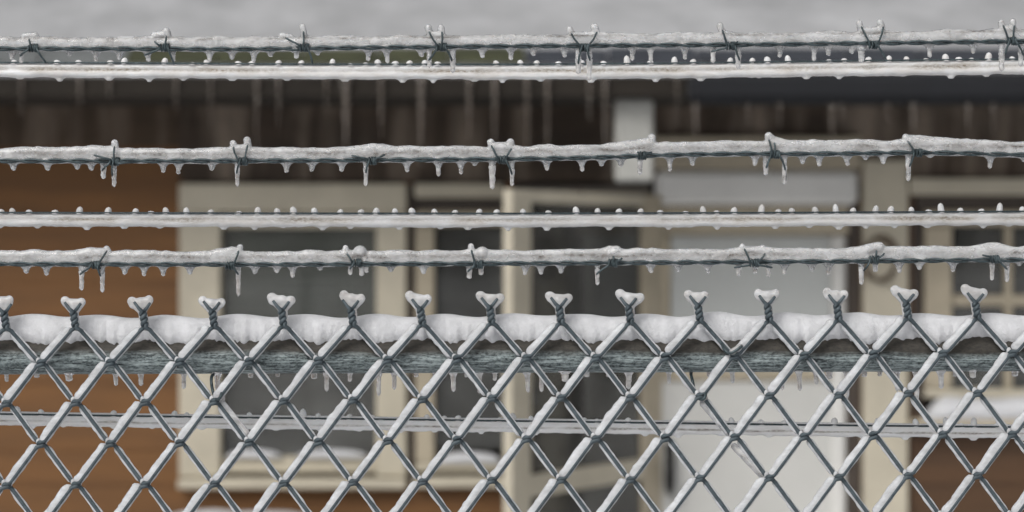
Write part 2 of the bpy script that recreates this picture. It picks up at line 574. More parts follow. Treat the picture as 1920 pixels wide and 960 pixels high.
for (a, b) in ((424, 528), (556, 690)):                   # white strips modelled in place of reflections low in the pane
    p0, p1 = H(a, 846, -.012), H(b, 846, -.012)
    m = MB()
    R = []
    for i in range(13):
        t = i / 12
        xx = p0[0] + (p1[0] - p0[0]) * t
        h = .004 + .026 * math.sin(t * math.pi) ** .5
        zz = H(0, 857)[2]
        R.append([(xx, HY - .004 + c * .028, zz + s * h) for c, s in ((1, 0), (.6, .8), (0, 1), (-.8, .75), (-1, 0))])
    o = m.rings(R).build('snow_glint_patch', M_SNOW); put(o, w1)
# --- second narrow window
w2 = window((812, 945, 400, 842, .03), [
    ('casing', M_JAMB, 764, 777, 344, 905, -.02, .05),
    ('head_casing', M_CREAM, 778, 944, 344, 371, -.045, .05), ('head_gap', M_JAMB, 778, 944, 372, 394, .0, .05),
    ('sash_rail', M_CREAM2, 779, 944, 395, 424, -.02, .06), ('sash_stile', M_CREAM2, 779, 815, 425, 866, -.02, .06),
    ('sash_rail', M_CREAM, 779, 944, 867, 884, -.02, .06), ('sill', M_CREAM, 776, 948, 893, 912, -.08, .05)])
R = []  # white strip modelled in place of a reflection at the pane's foot
for i in range(13):
    t = i / 12
    a = H(818 + (940 - 818) * t, 868, 0)
    h = .008 + .036 * math.sin(t * math.pi) ** .4
    R.append([(a[0], HY - .004 + c * .03, a[2] + s * h) for c, s in ((1, 0), (.6, .8), (0, 1), (-.8, .75), (-1, 0))])
o = MB().rings(R).build('snow_glint_patch', M_SNOW); put(o, w2)
# --- right window
w3 = window((1770, 2090, 420, 735, .03), [
    ('head_casing', M_CREAM, 1702, 2170, 334, 366, -.05, .05), ('head_gap', M_JAMB, 1716, 2110, 367, 393, .0, .05),
    ('side_gap', M_JAMB, 1702, 1731, 394, 800, .0, .05),
    ('sash_rail', M_CREAM2, 1732, 2110, 394, 424, -.02, .06), ('sash_stile', M_CREAM2, 1732, 1784, 425, 728, -.02, .06),
    ('muntin', M_CREAM2, 1884, 1899, 425, 728, .0, .05), ('meeting_rail', M_CREAM2, 1785, 2040, 553, 574, .004, .05),
    ('sash_stile', M_CREAM2, 2040, 2090, 425, 728, -.02, .06), ('casing', M_CREAM, 2111, 2170, 367, 800, -.05, .05),
    ('sash_rail', M_CREAM, 1732, 2110, 729, 746, -.02, .06), ('sill', M_CREAM2, 1702, 2170, 784, 806, -.09, .05)])
R = []
for i in range(25):
    t = i / 24
    a = H(1730 + 430 * t, 785, 0)
    h = .012 + .075 * min(1, math.sin(t * math.pi) * 4) ** .6 + .006 * math.sin(t * 17)
    R.append([(a[0], HY - .035 + c * .05, a[2] + s * h) for c, s in ((1, 0), (.75, .8), (0, 1), (-.8, .75), (-1, 0))])
o = MB().rings(R).build('snow_glint_patch', M_SNOW); put(o, w3)

# --- entrance: white door, casing, header
door = empty('door', (0, 0, 0)); door.parent = house
fb('header_board', M_CREAM2, door, 1226, 1612, 256, 318, -.05, .05)
fb('header_panel', M_HEADW, door, 1228, 1606, 320, 384, -.055, .05, .02)
fb('head_jamb', M_CREAM2, door, 1228, 1592, 386, 440, -.01, .06)
fb('door_leaf', M_WHITE, door, 1228, 1566, 716, 1405, .04, .085)
fb('door_stile', M_CREAM2, door, 1226, 1258, 441, 715, .035, .085)
fb('door_rail', M_CREAM2, door, 1259, 1560, 694, 714, .03, .085)
fb('pane', M_CURT, door, 1259, 1560, 441, 693, .045, .055)
fb('door_stile', M_HEADW, door, 1561, 1588, 441, 1405, .025, .085)
fb('jamb', M_JAMB, door, 1589, 1614, 386, 1405, -.01, .06)
fb('casing', M_CREAM, door, 1615, 1699, 300, 1405, -.055, .05)
hd = MB()
hd.capsule(H(1256, 836, -.03), H(1256, 848, -.03), .020)
hd.tube([H(1256, 848, .03), H(1256, 860, -.04), H(1256, 874, -.08), H(1256, 900, -.08), H(1256, 914, -.04), H(1256, 924, .03)], [.015, .02, .022, .022, .02, .015], 10)
o = hd.build('door_handle', M_BLACK); put(o, door)
# --- storm door standing ajar, hinged on the right, free edge towards the fence
storm = empty('storm_door', (0, 0, 0)); storm.parent = house
hinge = H(1226, 480, -.06)
free = P(944, 480, HY - 1.05)
ax = free - hinge; Wd = np.linalg.norm(ax); ax /= Wd
nrm = np.array((ax[1], -ax[0], 0)) * -1
if nrm[1] > 0: nrm = -nrm
def sb(name, mat, u0, u1, z0, z1, d0=0.0, d1=.035):
    v = []
    for u in (u0, u1):
        for d in (d0, d1):
            for z in (z0, z1):
                p = hinge + ax * u * Wd + nrm * d
                v.append((p[0], p[1], z))
    m = MB().add(v, [(0, 1, 3, 2), (4, 6, 7, 5), (0, 4, 5, 1), (2, 3, 7, 6), (0, 2, 6, 4), (1, 5, 7, 3)])
    o = m.build(name, mat, None, False); put(o, storm)
zt, zb = 2.165, .07
tz = P(0, 378, HY - 1.05)[2]
bz1, bz0 = P(0, 896, HY - 1.05)[2], P(0, 938, HY - 1.05)[2]
sb('stile', M_CREAM, .885, 1, zb, zt)
sb('stile', M_CREAM2, 0, .13, zb, zt)
sb('top_rail', M_CREAM, .13, .885, tz, zt - .001, .001, .034)
sb('lock_rail', M_CREAM, .13, .885, bz0, bz1, .001, .034)
sb('bottom_rail', M_CREAM, .13, .885, zb + .001, zb + .14, .001, .034)
sb('pane', M_PANE, .13, .885, bz1, tz, .015, .019)
sb('pane', M_PANE, .13, .885, zb + .14, bz0, .015, .019)
kn = MB(); kp = P(1083, 364, HY - .6)
kn.capsule(kp + np.array((0, -.02, 0)), kp + np.array((0, .04, 0)), .02)
o = kn.build('closer_bolt', M_JAMB); put(o, storm)
# dark vestibule behind the storm door and beside it
fb('vestibule_panel', paint('dim_vestibule', (.24, .215, .185), .25, 2, .9),  house, 962, 1224, 345, 1405, .10, .12)

# --- ring wreath on the casing
wr = MB()
c = H(1650, 486, -.085)
ang = np.linspace(0, 2 * math.pi, 33)
nzw = Noise1(31)
pts = [(c[0] + math.cos(a) * .062, c[1] + .006 * math.sin(7 * a), c[2] + math.sin(a) * .083) for a in ang]
wr.tube(pts, .011 + .006 * nzw(ang * 3), 8)
o = wr.build('wreath', paint('dry_twig', (.12, .09, .062), .4, 40, .9))
tag(o, 'small dark twig ring hanging on the cream door casing', 'wreath')
# --- snow heap against the wall, its crest just in view
sm = MB()
c = H(450, 956, -.7)
R = []
nm = Noise1(12)
for i in range(17):
    t = i / 16
    e = math.sin(math.pi * (.02 + .96 * t)) ** .45
    xx = c[0] + (t - .5) * .62
    top = c[2] * (1 - .06 * (1 - e)) + .012 * float(nm(t * 6))
    ring = []
    for j in range(13):
        a = math.pi * j / 12
        ring.append((xx, c[1] + math.cos(a) * .34 * e, -.05 + (top + .05) * math.sin(a) ** .5 if 0 < j < 12 else -.05))
    R.append(ring)
o = sm.rings(R).build('snow_heap', M_SNOW)
tag(o, 'rounded white snow heap against the brown wall below the left window', 'snow heap')

# ------------------------------------------------------------------ ice on the strands
def add_vein(me, f, centre, width, seed, wander=2.0):
    """mark the grit seam: distance above the wire in photo pixels"""
    n = len(me.vertices)
    co = np.empty(n * 3); me.vertices.foreach_get('co', co)
    co = co.reshape(-1, 3)
    px = co[:, 0] / PX + 960
    h = (co[:, 2] - (CZ - (f(px) - 480) * PX)) / PX
    c = centre + wander * Noise1(seed)(px, 1 / 40.)
    v = np.exp(-((h - c) / (width * (1 + .4 * Noise1(seed + 1)(px, 1 / 25.)))) ** 2)
    v *= np.clip(.75 + .6 * Noise1(seed + 2)(px, 1 / 55.), 0, 1)
    at = me.attributes.new('vein', 'FLOAT', 'POINT')
    at.data.foreach_set('value', v.astype(np.float32))
def lerp_path(tab):
    xs, ys = zip(*tab)
    def f(x):
        x = np.asarray(x, float)
        y = np.interp(x, xs, ys)
        # soften the corners
        for d in (40, 80):
            y = y + .25 * (np.interp(x - d, xs, ys) + np.interp(x + d, xs, ys) - 2 * np.interp(x, xs, ys))
        return y
    return f
X0, X1 = -170, 2090            # carefully frozen stretch (photo pixels); beyond it the strands run on to the posts
FAR = 1.38 / PX

def band(mb, f, top, bot, half, yc, seed, x0=X0, x1=X1, step=3.0, tj=2.2, bj=1.0, humps=()):
    """swept ice: top/bottom are pixels above/below the wire; half = half thickness in metres"""
    n1, n2, n3 = Noise1(seed), Noise1(seed + 1), Noise1(seed + 2)
    xs = np.arange(x0, x1 + step, step)
    tt = top + tj * n1(xs, 1 / 34.) + tj * .5 * n2(xs, 1 / 12.)
    bb = bot + bj * n2(xs, 1 / 26.) + bj * .5 * n3(xs, 1 / 9.)
    for (hx, hh, hl, hr) in humps:
        d = xs - hx
        s = np.where(d < 0, hl, hr)
        tt = tt + hh * np.exp(-(d / s) ** 2)
    hf = half * (1 + .10 * n3(xs, 1 / 30.))
    yw = f(xs)
    a = np.arange(14) * 2 * math.pi / 14
    R = []
    for x, y, t, b, h in zip(xs, yw, tt, bb, hf):
        c = y - (t - b) / 2
        r = (t + b) / 2
        base = P(x, c)
        ca, sa = np.cos(a), np.sin(a)
        ring = np.stack([np.full(14, base[0]), yc + h * np.sign(ca) * np.abs(ca) ** .8, base[2] + r * PX * sa], 1)
        R.append(ring)
    mb.rings(R)
    return tt, bb

def strand_pair(f, yc, x0, x1, r=.00125, hr=.00150, pitch=93., phase=0.):
    xs = np.arange(x0, x1, 2.5)
    base = np.stack([(xs - 960) * PX, np.full(len(xs), yc), CZ - (f(xs) - 480) * PX], 1)
    out = []
    jit = Noise1(77)
    for k in (0, 1):
        ph = phase + xs / pitch * 2 * math.pi + k * math.pi + .5 * jit(xs, 1 / 160.)
        p = base + np.stack([np.zeros(len(xs)), np.cos(ph) * hr, np.sin(ph) * hr], 1)
        out.append(MB().tube(p, r, 7))
    return out

def glazed(me, root, core_mat, seed, inset=.0012):
    """clear outer glaze with a milky core inside it"""
    coat = link('ice_coat', me, M_SHELL); put(coat, root)
    core = me.copy(); core.name = 'milky_core'; core.materials.clear()
    nv = len(core.vertices)
    co = np.empty(nv * 3); core.vertices.foreach_get('co', co)
    no = np.empty(nv * 3); core.vertices.foreach_get('normal', no)
    co = co.reshape(-1, 3); no = no.reshape(-1, 3)
    qn = Noise1(seed + 5)(co[:, 0], 300.) * .0003
    core.vertices.foreach_set('co', (co - no * (inset + qn)[:, None]).ravel()); core.update()
    link('milky_core', core, core_mat, coat)

def flare(mb, px, py, yc, length, r0, r1, squash=.62):
    """concave root of an icicle growing out of the coat; all sizes in photo pixels"""
    a = np.arange(14) * 2 * math.pi / 14
    R = []
    for t, u in ((-.35, 1.0), (0, .92), (.15, .62), (.35, .34), (.6, .13), (1.0, 0)):
        r = (r1 + (r0 - r1) * u) * PX
        b = P(px, py + length * t)
        ry = max(r * squash, min(r, r1 * PX))
        R.append(np.stack([b[0] + r * np.cos(a), yc + ry * np.sin(a), np.full(14, b[2])], 1))
    mb.rings(R)

YB = -.0047                     # barbed wire runs on the camera side of its ice
def barb_mesh(cx, cy, prongs, seed):
    q = random.Random(seed)
    m = MB()
    c = P(cx, cy)
    R = .0034
    turns, L = 3.2, .0088
    n = 60
    ph0 = q.uniform(0, 6.28)
    ts = np.linspace(0, 1, n)
    pts = np.stack([c[0] + (ts - .5) * L + .0004 * np.sin(ts * 40), YB + R * np.cos(ph0 + ts * turns * 6.283),
                    c[2] + R * np.sin(ph0 + ts * turns * 6.283) * 1.05], 1)
    m.tube(pts, .00095, 7)
    pts2 = np.stack([c[0] + (ts - .5) * L * .45 + .0028, YB + R * 1.12 * np.cos(ph0 + 2 + ts * 1.6 * 6.283),
                     c[2] + R * 1.12 * np.sin(ph0 + 2 + ts * 1.6 * 6.283)], 1)
    m.tube(pts2, .00095, 7)
    for (px, py) in prongs:
        t = P(px, py)
        dx = np.clip((t[0] - c[0]) * .45, -.0042, .0042)
        sz = 1 if t[2] > c[2] else -1
        a = np.array((c[0] + dx, YB - .0015, c[2] - sz * .0025))
        b = np.array((c[0] + dx * 1.15, YB - .0042, c[2] + sz * .0020))
        mid = (b + np.array((t[0], YB - .0034, t[2]))) / 2 + np.array((q.uniform(-.0008, .0008), -.0006, 0))
        e = np.array((t[0], YB - .0030, t[2]))
        ctrl = [a, b, mid, e]
        # catmull style resample
        P4 = [2 * ctrl[0] - ctrl[1]] + ctrl + [2 * ctrl[-1] - ctrl[-2]]
        path = []
        for i in range(1, len(P4) - 2):
            for s in np.linspace(0, 1, 6, endpoint=False):
                p0, p1, p2, p3 = P4[i - 1], P4[i], P4[i + 1], P4[i + 2]
                path.append(.5 * ((2 * p1) + (p2 - p0) * s + (2 * p0 - 5 * p1 + 4 * p2 - p3) * s * s + (-p0 + 3 * p1 - 3 * p2 + p3) * s ** 3))
        path.append(e)
        rr = np.full(len(path), .00105); rr[-1] = .0006
        m.tube(path, rr, 7)
    return m

IC = [0]
def add_icicle(parent, org, px, root_py, tip_py, r_px, mat=M_ICICLE, y=0.0, lean=0.0, name='icicle', flare=.7):
    IC[0] += 1
    a = P(px, root_py, y)
    k = PX * (CAM_D + y) / CAM_D
    me = icicle_mesh((tip_py - root_py) * k, r_px * k, 100 + IC[0], 12, lean, True, flare).mesh(name)
    return link(name, me, mat, parent, tuple(a - org))

def barbed_strand(label, tab, top, bot, icicles, barbs, seed, vein=(14, 5)):
    f = lerp_path(tab)
    org = P(960, float(f(960)))
    root = empty('barbed_wire', tuple(org))
    tag(root, label, 'barbed wire', 'barbed wire strands above the chain link')
    for k, m in enumerate(strand_pair(f, YB, 960 - FAR, 960 + FAR, phase=seed)):
        o = m.build('strand', M_BARB); put(o, root)
    ice = MB()
    humps = [h for b in barbs for h in b.get('humps', ())]
    band(ice, f, top, bot, .0050, .0006, seed, humps=humps)
    for (x, tip) in icicles:                           # flared roots fused into the coat
        y = float(f(x)) + bot
        ln = tip - y
        flare(ice, x, y - 2.5, .0004, min(15, ln + 1), 16 if ln > 7 else 13, 4.6)
    for b in barbs:
        cx, cy = b['c']
        for (px, py, bx, by, br) in b.get('up', ()):   # ice round a raised prong ending in a frozen bead
            ice.capsule(P(cx + (px - cx) * .45, cy - 6), P(px, py + 1), .0036, .0034)
            ice.capsule(P(px, py + 1), P(bx, by), .0034, br * PX)
        for (x, y, r) in b.get('blob', ()):
            ice.capsule(P(x, y, .0002), P(x, y + .5, .0002), r * PX)
        for (xa, ya, xb, yb, r) in b.get('web', ()):
            ice.capsule(P(xa, ya, .0006), P(xb, yb, .0006), r * PX)
        for (ix, iy, tip, r) in b.get('drip', ()):
            ice.capsule(P(ix, cy + 1, .0002), P(ix, iy - 2, .0002), (r + .6) * PX, r * .85 * PX)
    me = remesh(ice, .0009, 5, 'ice_coat')
    add_vein(me, f, vein[0], vein[1], seed)
    glazed(me, root, M_CORE, seed)
    far = MB()
    band(far, f, top, bot, .0050, .0006, seed, x0=960 - FAR, x1=X0 + 6, step=7)
    band(far, f, top, bot, .0050, .0006, seed, x0=X1 - 6, x1=960 + FAR, step=7)
    o = far.build('ice_coat', M_ICE); put(o, root)
    for i, (x, tip) in enumerate(icicles):
        y = float(f(x)) + bot
        ln = tip - y
        add_icicle(root, org, x, y - 3.5, tip, 5.4 if ln > 14 else 4.8 + .05 * ln, y=.0004, lean=random.Random(i + seed).uniform(-.05, .07))
    for i, b in enumerate(barbs):
        o = barb_mesh(b['c'][0], b['c'][1], [(p[0], p[1]) for p in b.get('up', ())] + list(b.get('prongs', ())), seed * 31 + i).build('barb', M_BARB)
        put(o, root)
        for (ix, iy, tip, r) in b.get('drip', ()):
            add_icicle(root, org, ix, iy - 7, tip, r * 1.05, y=.0004, flare=.0)
    return root

A_TAB = [(-2000, 96), (0, 92), (250, 92), (480, 93), (660, 90), (975, 87), (1455, 84), (1920, 78), (4000, 62)]
A_ICI = [(22, 112), (130, 105), (180, 116), (224, 112), (277, 116), (393, 116), (435, 112), (476, 117), (507, 107), (595, 104), (691, 115), (725, 119), (790, 107), (904, 109), (958, 113),
         (1000, 105), (1058, 108), (1186, 114), (1220, 117), (1284, 112), (1463, 108), (1527, 115), (1553, 105), (1597, 101), (1743, 108), (1825, 101)]
A_BARB = [
    dict(c=(64, 91), prongs=[(57, 74), (90, 120), (40, 107)], web=[(46, 68, 66, 66, 7)], drip=[(40, 108, 118, 4.5)]),
    dict(c=(309, 90), up=[(314, 69, 312, 58, 7.5)], prongs=[(292, 78), (329, 122), (272, 105)], web=[(290, 66, 314, 64, 8)], drip=[(325, 106, 116, 4.5)]),
    dict(c=(571, 90), up=[(570, 60, 567, 50, 6.5)], prongs=[(587, 121), (536, 72)], blob=[(554, 88, 12)], web=[(528, 66, 546, 70, 6)], drip=[(556, 98, 110, 6)]),
    dict(c=(828, 89), up=[(805, 60, 803, 52, 7), (829, 61, 827, 52, 7)], prongs=[(804, 115), (848, 116)], web=[(808, 66, 826, 66, 8)], drip=[(805, 112, 127, 5), (849, 116, 137, 6)]),
    dict(c=(1095, 90), up=[(1071, 64, 1068, 55, 7), (1119, 61, 1115, 51, 8)], prongs=[(1084, 121), (1106, 115)], web=[(1080, 68, 1110, 67, 9)], drip=[(1084, 117, 139, 6), (1105, 118, 151, 6)]),
    dict(c=(1369, 87), up=[(1353, 57, 1350, 48, 6.5)], prongs=[(1382, 79), (1386, 115), (1332, 98)], web=[(1356, 62, 1374, 66, 7)], drip=[(1337, 99, 118, 5.5), (1384, 110, 130, 6)]),
    dict(c=(1636, 85), up=[(1613, 51, 1611, 43, 6.5), (1654, 51, 1650, 42, 7)], prongs=[(1660, 113)], web=[(1619, 58, 1648, 57, 8)], blob=[(1615, 88, 10)], drip=[(1615, 96, 118, 7)]),
    dict(c=(1895, 78), up=[(1878, 49, 1877, 42, 6.5), (1899, 49, 1899, 41, 7)], prongs=[(1882, 104), (1916, 105)], web=[(1880, 55, 1898, 54, 8)], drip=[(1878, 106, 134, 6), (1914, 104, 125, 5.5)]),
]
B_TAB = [(-2000, 305), (0, 302), (495, 302), (740, 300), (975, 298.5), (1142, 295), (1325, 288), (1455, 289), (1602, 288.5), (1758, 285), (1915, 292), (4000, 290)]
B_ICI = [(25, 320), (89, 320), (145, 318), (171, 320), (306, 324), (335, 327), (397, 320), (537, 324), (585, 322), (641, 322), (763, 323), (822, 331), (864, 327), (890, 311), (1025, 320), (1091, 322),
         (1128, 312), (1164, 313), (1256, 322), (1298, 311), (1416, 311), (1505, 308), (1536, 312), (1588, 311), (1623, 300), (1656, 308), (1857, 316), (1919, 303)]
B_BARB = [
    dict(c=(216, 303), up=[(217, 275, 215, 268, 7)], prongs=[(178, 291), (193, 321), (213, 330), (246, 305)], drip=[(194, 317, 336, 6), (214, 325, 351, 5)], humps=[(205, 5, 34, 12)]),
    dict(c=(456, 303), up=[(439, 276, 437, 269, 7), (466, 272, 463, 263, 7.5)], prongs=[(445, 326)], drip=[(445, 322, 350, 5)], web=[(440, 279, 464, 278, 8)]),
    dict(c=(697, 302), prongs=[(660, 292), (723, 290), (687, 325)], drip=[(686, 322, 349, 5)], humps=[(697, 6, 34, 30)]),
    dict(c=(941, 300), up=[(921, 273, 920, 267, 7.5), (959, 279, 957, 267, 8)], prongs=[(960, 328)], drip=[(923, 318, 355, 6.5), (960, 324, 349, 5)], web=[(924, 276, 956, 276, 10)]),
    dict(c=(1203, 292), up=[(1222, 286, 1222, 258, 8)], drip=[(1200, 306, 328, 5.5)], blob=[(1195, 287, 10)], humps=[(1215, 9, 46, 10)]),
    dict(c=(1452, 290), up=[(1440, 262, 1441, 255, 8), (1450, 268, 1446, 258, 7)], prongs=[(1435, 316), (1471, 320)], drip=[(1436, 309, 329, 6), (1471, 318, 346, 5)], humps=[(1446, 8, 8, 26)]),
    dict(c=(1719, 287), up=[(1700, 265, 1698, 257, 7)], prongs=[(1703, 313), (1743, 286)], drip=[(1703, 312, 340, 5.5)], blob=[(1744, 287, 9)], humps=[(1705, 9, 8, 64)]),
]
C_TAB = [(-2000, 499), (0, 495), (495, 496), (960, 494), (1455, 491), (1920, 487), (4000, 470)]
C_ICI = [(49, 513), (87, 517), (234, 515), (270, 518), (306, 518), (356, 515), (478, 514), (519, 512), (549, 521), (600, 507), (733, 510), (794, 514), (985, 516), (1014, 515), (1052, 513), (1220, 512), (1271, 510),
         (1327, 513), (1471, 515), (1522, 509), (1554, 516), (1686, 512), (1724, 506), (1787, 510), (1911, 499)]
C_BARB = [
    dict(c=(180, 497), up=[(203, 470, 200, 466, 6)], prongs=[(152, 515), (191, 518)], drip=[(153, 515, 545, 5.5), (192, 518, 549, 5)], blob=[(158, 500, 10)], humps=[(190, 5, 44, 8)]),
    dict(c=(432, 498), up=[(449, 470, 450, 463, 6)], prongs=[(449, 515)], drip=[(447, 512, 556, 5)], humps=[(442, 7, 32, 7)]),
    dict(c=(669, 493), up=[(651, 475, 648, 465, 6)], prongs=[(657, 505)], drip=[(657, 501, 516, 5), (678, 504, 518, 6), (687, 500, 512, 5)], blob=[(675, 474, 14), (684, 484, 11)]),
    dict(c=(897, 496), up=[(884, 469, 883, 462, 6.2)], prongs=[(877, 510)], drip=[(880, 508, 523, 6), (902, 503, 516, 6)], blob=[(904, 475, 13), (911, 488, 9)]),
    dict(c=(1149, 493), prongs=[(1166, 484), (1117, 515), (1149, 480)], drip=[(1120, 512, 535, 5)], web=[(1140, 478, 1156, 470, 10)], humps=[(1151, 8, 20, 12)]),
    dict(c=(1413, 493), up=[(1394, 466, 1392, 462, 6), (1433, 475, 1430, 464, 6)], prongs=[(1375, 502), (1447, 502)], drip=[(1385, 504, 518, 5.5), (1416, 503, 513, 5.5), (1441, 506, 520, 5)], web=[(1398, 470, 1428, 470, 9)]),
    dict(c=(1637, 487), prongs=[(1641, 469), (1656, 475), (1617, 508)], drip=[(1615, 507, 534, 5.5), (1641, 499, 510, 6)], web=[(1626, 468, 1648, 464, 11)], humps=[(1640, 8, 36, 14)]),
    dict(c=(1863, 486), prongs=[(1839, 478), (1886, 505)], drip=[(1860, 503, 526, 5), (1888, 506, 529, 5.5)], humps=[(1857, 8, 26, 30)], blob=[(1884, 487, 10)]),
]
barbed_strand('topmost ice coated barbed wire strand along the roof edge', A_TAB, 24, 5, A_ICI, A_BARB, 11, (20, 3.2))
barbed_strand('middle ice coated barbed wire strand just above the cream window head', B_TAB, 26, 5, B_ICI, B_BARB, 23)
barbed_strand('lowest ice coated barbed wire strand just above the twisted fence tips', C_TAB, 26.5, 5, C_ICI, C_BARB, 37)

# ------------------------------------------------------------------ plain wires behind the barbed ones
YP0 = .075
def plain_wire(label, tab, depth_px, nubs, seed, up_px=0.0, vein=(-12.5, 5), YP=YP0, mat=M_ICE_SOFT):
    f0 = lerp_path(tab)
    k = (CAM_D + YP) / CAM_D
    f = lambda x: 480 + (f0(960 + (np.asarray(x, float) - 960) * k) - 480) * k
    toL = lambda x: 960 + (x - 960) * k              # photo x -> fence plane layout x at this depth
    org = P(960, float(f(960))); org[1] = YP
    root = empty('iced_wire', tuple(org))
    tag(root, label, 'wire', 'smooth iced wires behind the barbed wire')
    xs = np.arange(960 - FAR, 960 + FAR, 6.)
    pth = np.stack([(xs - 960) * PX, np.full(len(xs), YP - .0042), CZ - (f(xs) - 480) * PX], 1)
    o = MB().tube(pth, .00105, 7).build('wire', M_BARB); put(o, root)
    def coats(mb, x0, x1, step):
        d = depth_px * k
        sub = MB()
        g1 = lambda x: f(x)
        band(sub, g1, up_px - 1.0, d * .60, .0043, YP, seed, x0=x0, x1=x1, step=step, tj=.3, bj=.5)
        g2 = lambda x: f(x) + d * .5
        band(sub, g2, 2.0, d * .5, .0056, YP + .0004, seed + 9, x0=x0, x1=x1, step=step, tj=.9, bj=1.2)
        mb.v += sub.v
        mb.f += [tuple(i + mb.n for i in q) for q in sub.f]
        mb.n += sub.n
    ice = MB()
    coats(ice, X0, X1, 3.)
    q = random.Random(seed)
    x = -100
    while x < 2050:                                   # shallow drips along the lower edge
        yb = float(f(x)) + depth_px * k
        flare(ice, x, yb - 2.0, YP + .0004, q.uniform(3.5, 9.0), q.uniform(12, 20), q.uniform(3.5, 6), .5)
        x += q.uniform(45, 125)
    for (x, h) in nubs:
        xl = toL(x)
        c = P(xl, float(f(xl)) + 3); c[1] = YP - .001
        ice.capsule(c + np.array((-.002, 0, 0)), c + np.array((.002, 0, 0)), .0030, .0030, 8)
    me = remesh(ice, .0010, 4, 'ice_coat')
    add_vein(me, f, vein[0], vein[1], seed, .8)
    o = link('ice_coat', me, mat); put(o, root)
    far = MB()
    coats(far, 960 - FAR, X0 + 6, 8.)
    coats(far, X1 - 6, 960 + FAR, 8.)
    o = far.build('ice_coat', mat); put(o, root)
    for i, (x, h) in enumerate(nubs):                # frozen drops standing up from the wire
        xl = toL(x)
        c = P(xl, float(f(xl)) + 2); c[1] = YP - .0008
        hh = (h + 2) * PX * k
        rr = (6.0 if h > 7 else 6.4) * PX * k * q.uniform(.92, 1.1)
        R = []
        for j in range(9):
            t = j / 8
            r_ = rr * (1.10 - .18 * t) * math.sqrt(max(.004, 1 - max(0, (t - .42) / .58) ** 2.2)) * (1 + .35 * max(0, 1 - t / .3) ** 2)
            a = np.arange(10) * 2 * math.pi / 10
            R.append(np.stack([r_ * np.cos(a) + rr * .12 * math.sin(t * 3 + i), r_ * np.sin(a), np.full(10, hh * t)], 1))
        link('ice_drop', MB().rings(R).mesh('ice_drop'), mat, root, tuple(c - org))
    return root

AP = [(-2000, 114), (0, 118), (260, 119), (500, 121), (960, 121.5), (1300, 119), (1455, 117), (1700, 114), (1915, 112), (4000, 95)]
AN = [(26, 6), (107, 6), (148, 6), (208, 6), (234, 11), (309, 11), (361, 3), (387, 8), (447, 6), (473, 6), (523, 8), (565, 8), (623, 11), (657, 3), (686, 4), (709, 10), (742, 7), (768, 8), (796, 9), (820, 6), (930, 8),
      (976, 9), (1007, 8), (1047, 6), (1090, 8), (1131, 6), (1175, 16), (1220, 6), (1265, 13), (1300, 8), (1369, 10), (1410, 9), (1438, 11), (1477, 13), (1555, 4), (1583, 6), (1628, 8), (1666, 10), (1699, 8), (1736, 4), (1773, 12),
      (1798, 6), (1821, 4), (1853, 14), (1897, 6)]
BP = [(-2000, 393), (0, 399), (500, 400), (960, 400.5), (1455, 399), (1915, 397), (4000, 390)]
BN = [(2, 7), (23, 9), (55, 6), (104, 6), (150, 12), (203, 11), (254, 9), (283, 4), (311, 11), (350, 11), (396, 7), (448, 4), (483, 12), (519, 10), (550, 13), (590, 11), (639, 8), (677, 8), (705, 11), (740, 10), (772, 11), (815, 9), (854, 7),
      (899, 9), (931, 8), (980, 9), (1028, 6), (1080, 13), (1121, 10), (1161, 9), (1201, 9), (1237, 6), (1285, 4), (1318, 13), (1344, 5), (1377, 11), (1428, 16), (1459, 7), (1484, 9), (1528, 11), (1567, 16), (1600, 9), (1642, 13), (1670, 12),
      (1708, 10), (1741, 5), (1764, 17), (1801, 8), (1840, 6), (1874, 17), (1916, 10)]
CP = [(-2000, 745), (0, 777), (379, 782), (772, 786.5), (1222, 792), (1622, 797), (1914, 799.6), (4000, 815)]
CN = [(32, 15), (77, 10), (166, 11), (214, 10), (287, 11), (327, 11), (350, 8), (434, 9), (468, 10), (569, 18), (597, 10), (655, 9), (697, 8), (713, 4), (758, 14), (801, 10), (833, 8), (859, 9), (936, 6), (961, 15), (996, 10), (1096, 8),
      (1119, 6), (1135, 8), (1177, 9), (1255, 6), (1371, 12), (1427, 9), (1470, 8), (1523, 9), (1564, 14), (1644, 14), (1716, 14), (1773, 17), (1803, 6), (1826, 17), (1870, 8)]
plain_wire('upper smooth wire with thick ice hanging below it, under the top barbed strand', AP, 28, AN, 51)
plain_wire('middle smooth iced wire studded with ice drops between two barbed strands', BP, 26, BN, 61)
plain_wire('lowest smooth iced wire running behind the chain link mesh', CP, 22, CN, 71, 6.0, (-13, 1.7), .105, M_ICE_WHITE)

# ------------------------------------------------------------------ chain link fence
fence = empty('chain_link_fence', (0, 0, 0))
tag(fence, 'galvanised chain link fence with snow capped top rail and iced diamond mesh', 'fence')
PIT = 130.07 * PX / 2           # width of one mesh wire
ROWS = [617, 682, 757, 834, 911]
while CZ - (ROWS[-1] - 480) * PX > .12:
    ROWS.append(ROWS[-1] + 77.3)
ZR = [CZ - (r - 480) * PX for r in ROWS]
hh_, rw = .0030, .00225          # half depth of the flattened spiral, wire radius
SLOPE = 20. / 1820               # the mesh climbs to the right

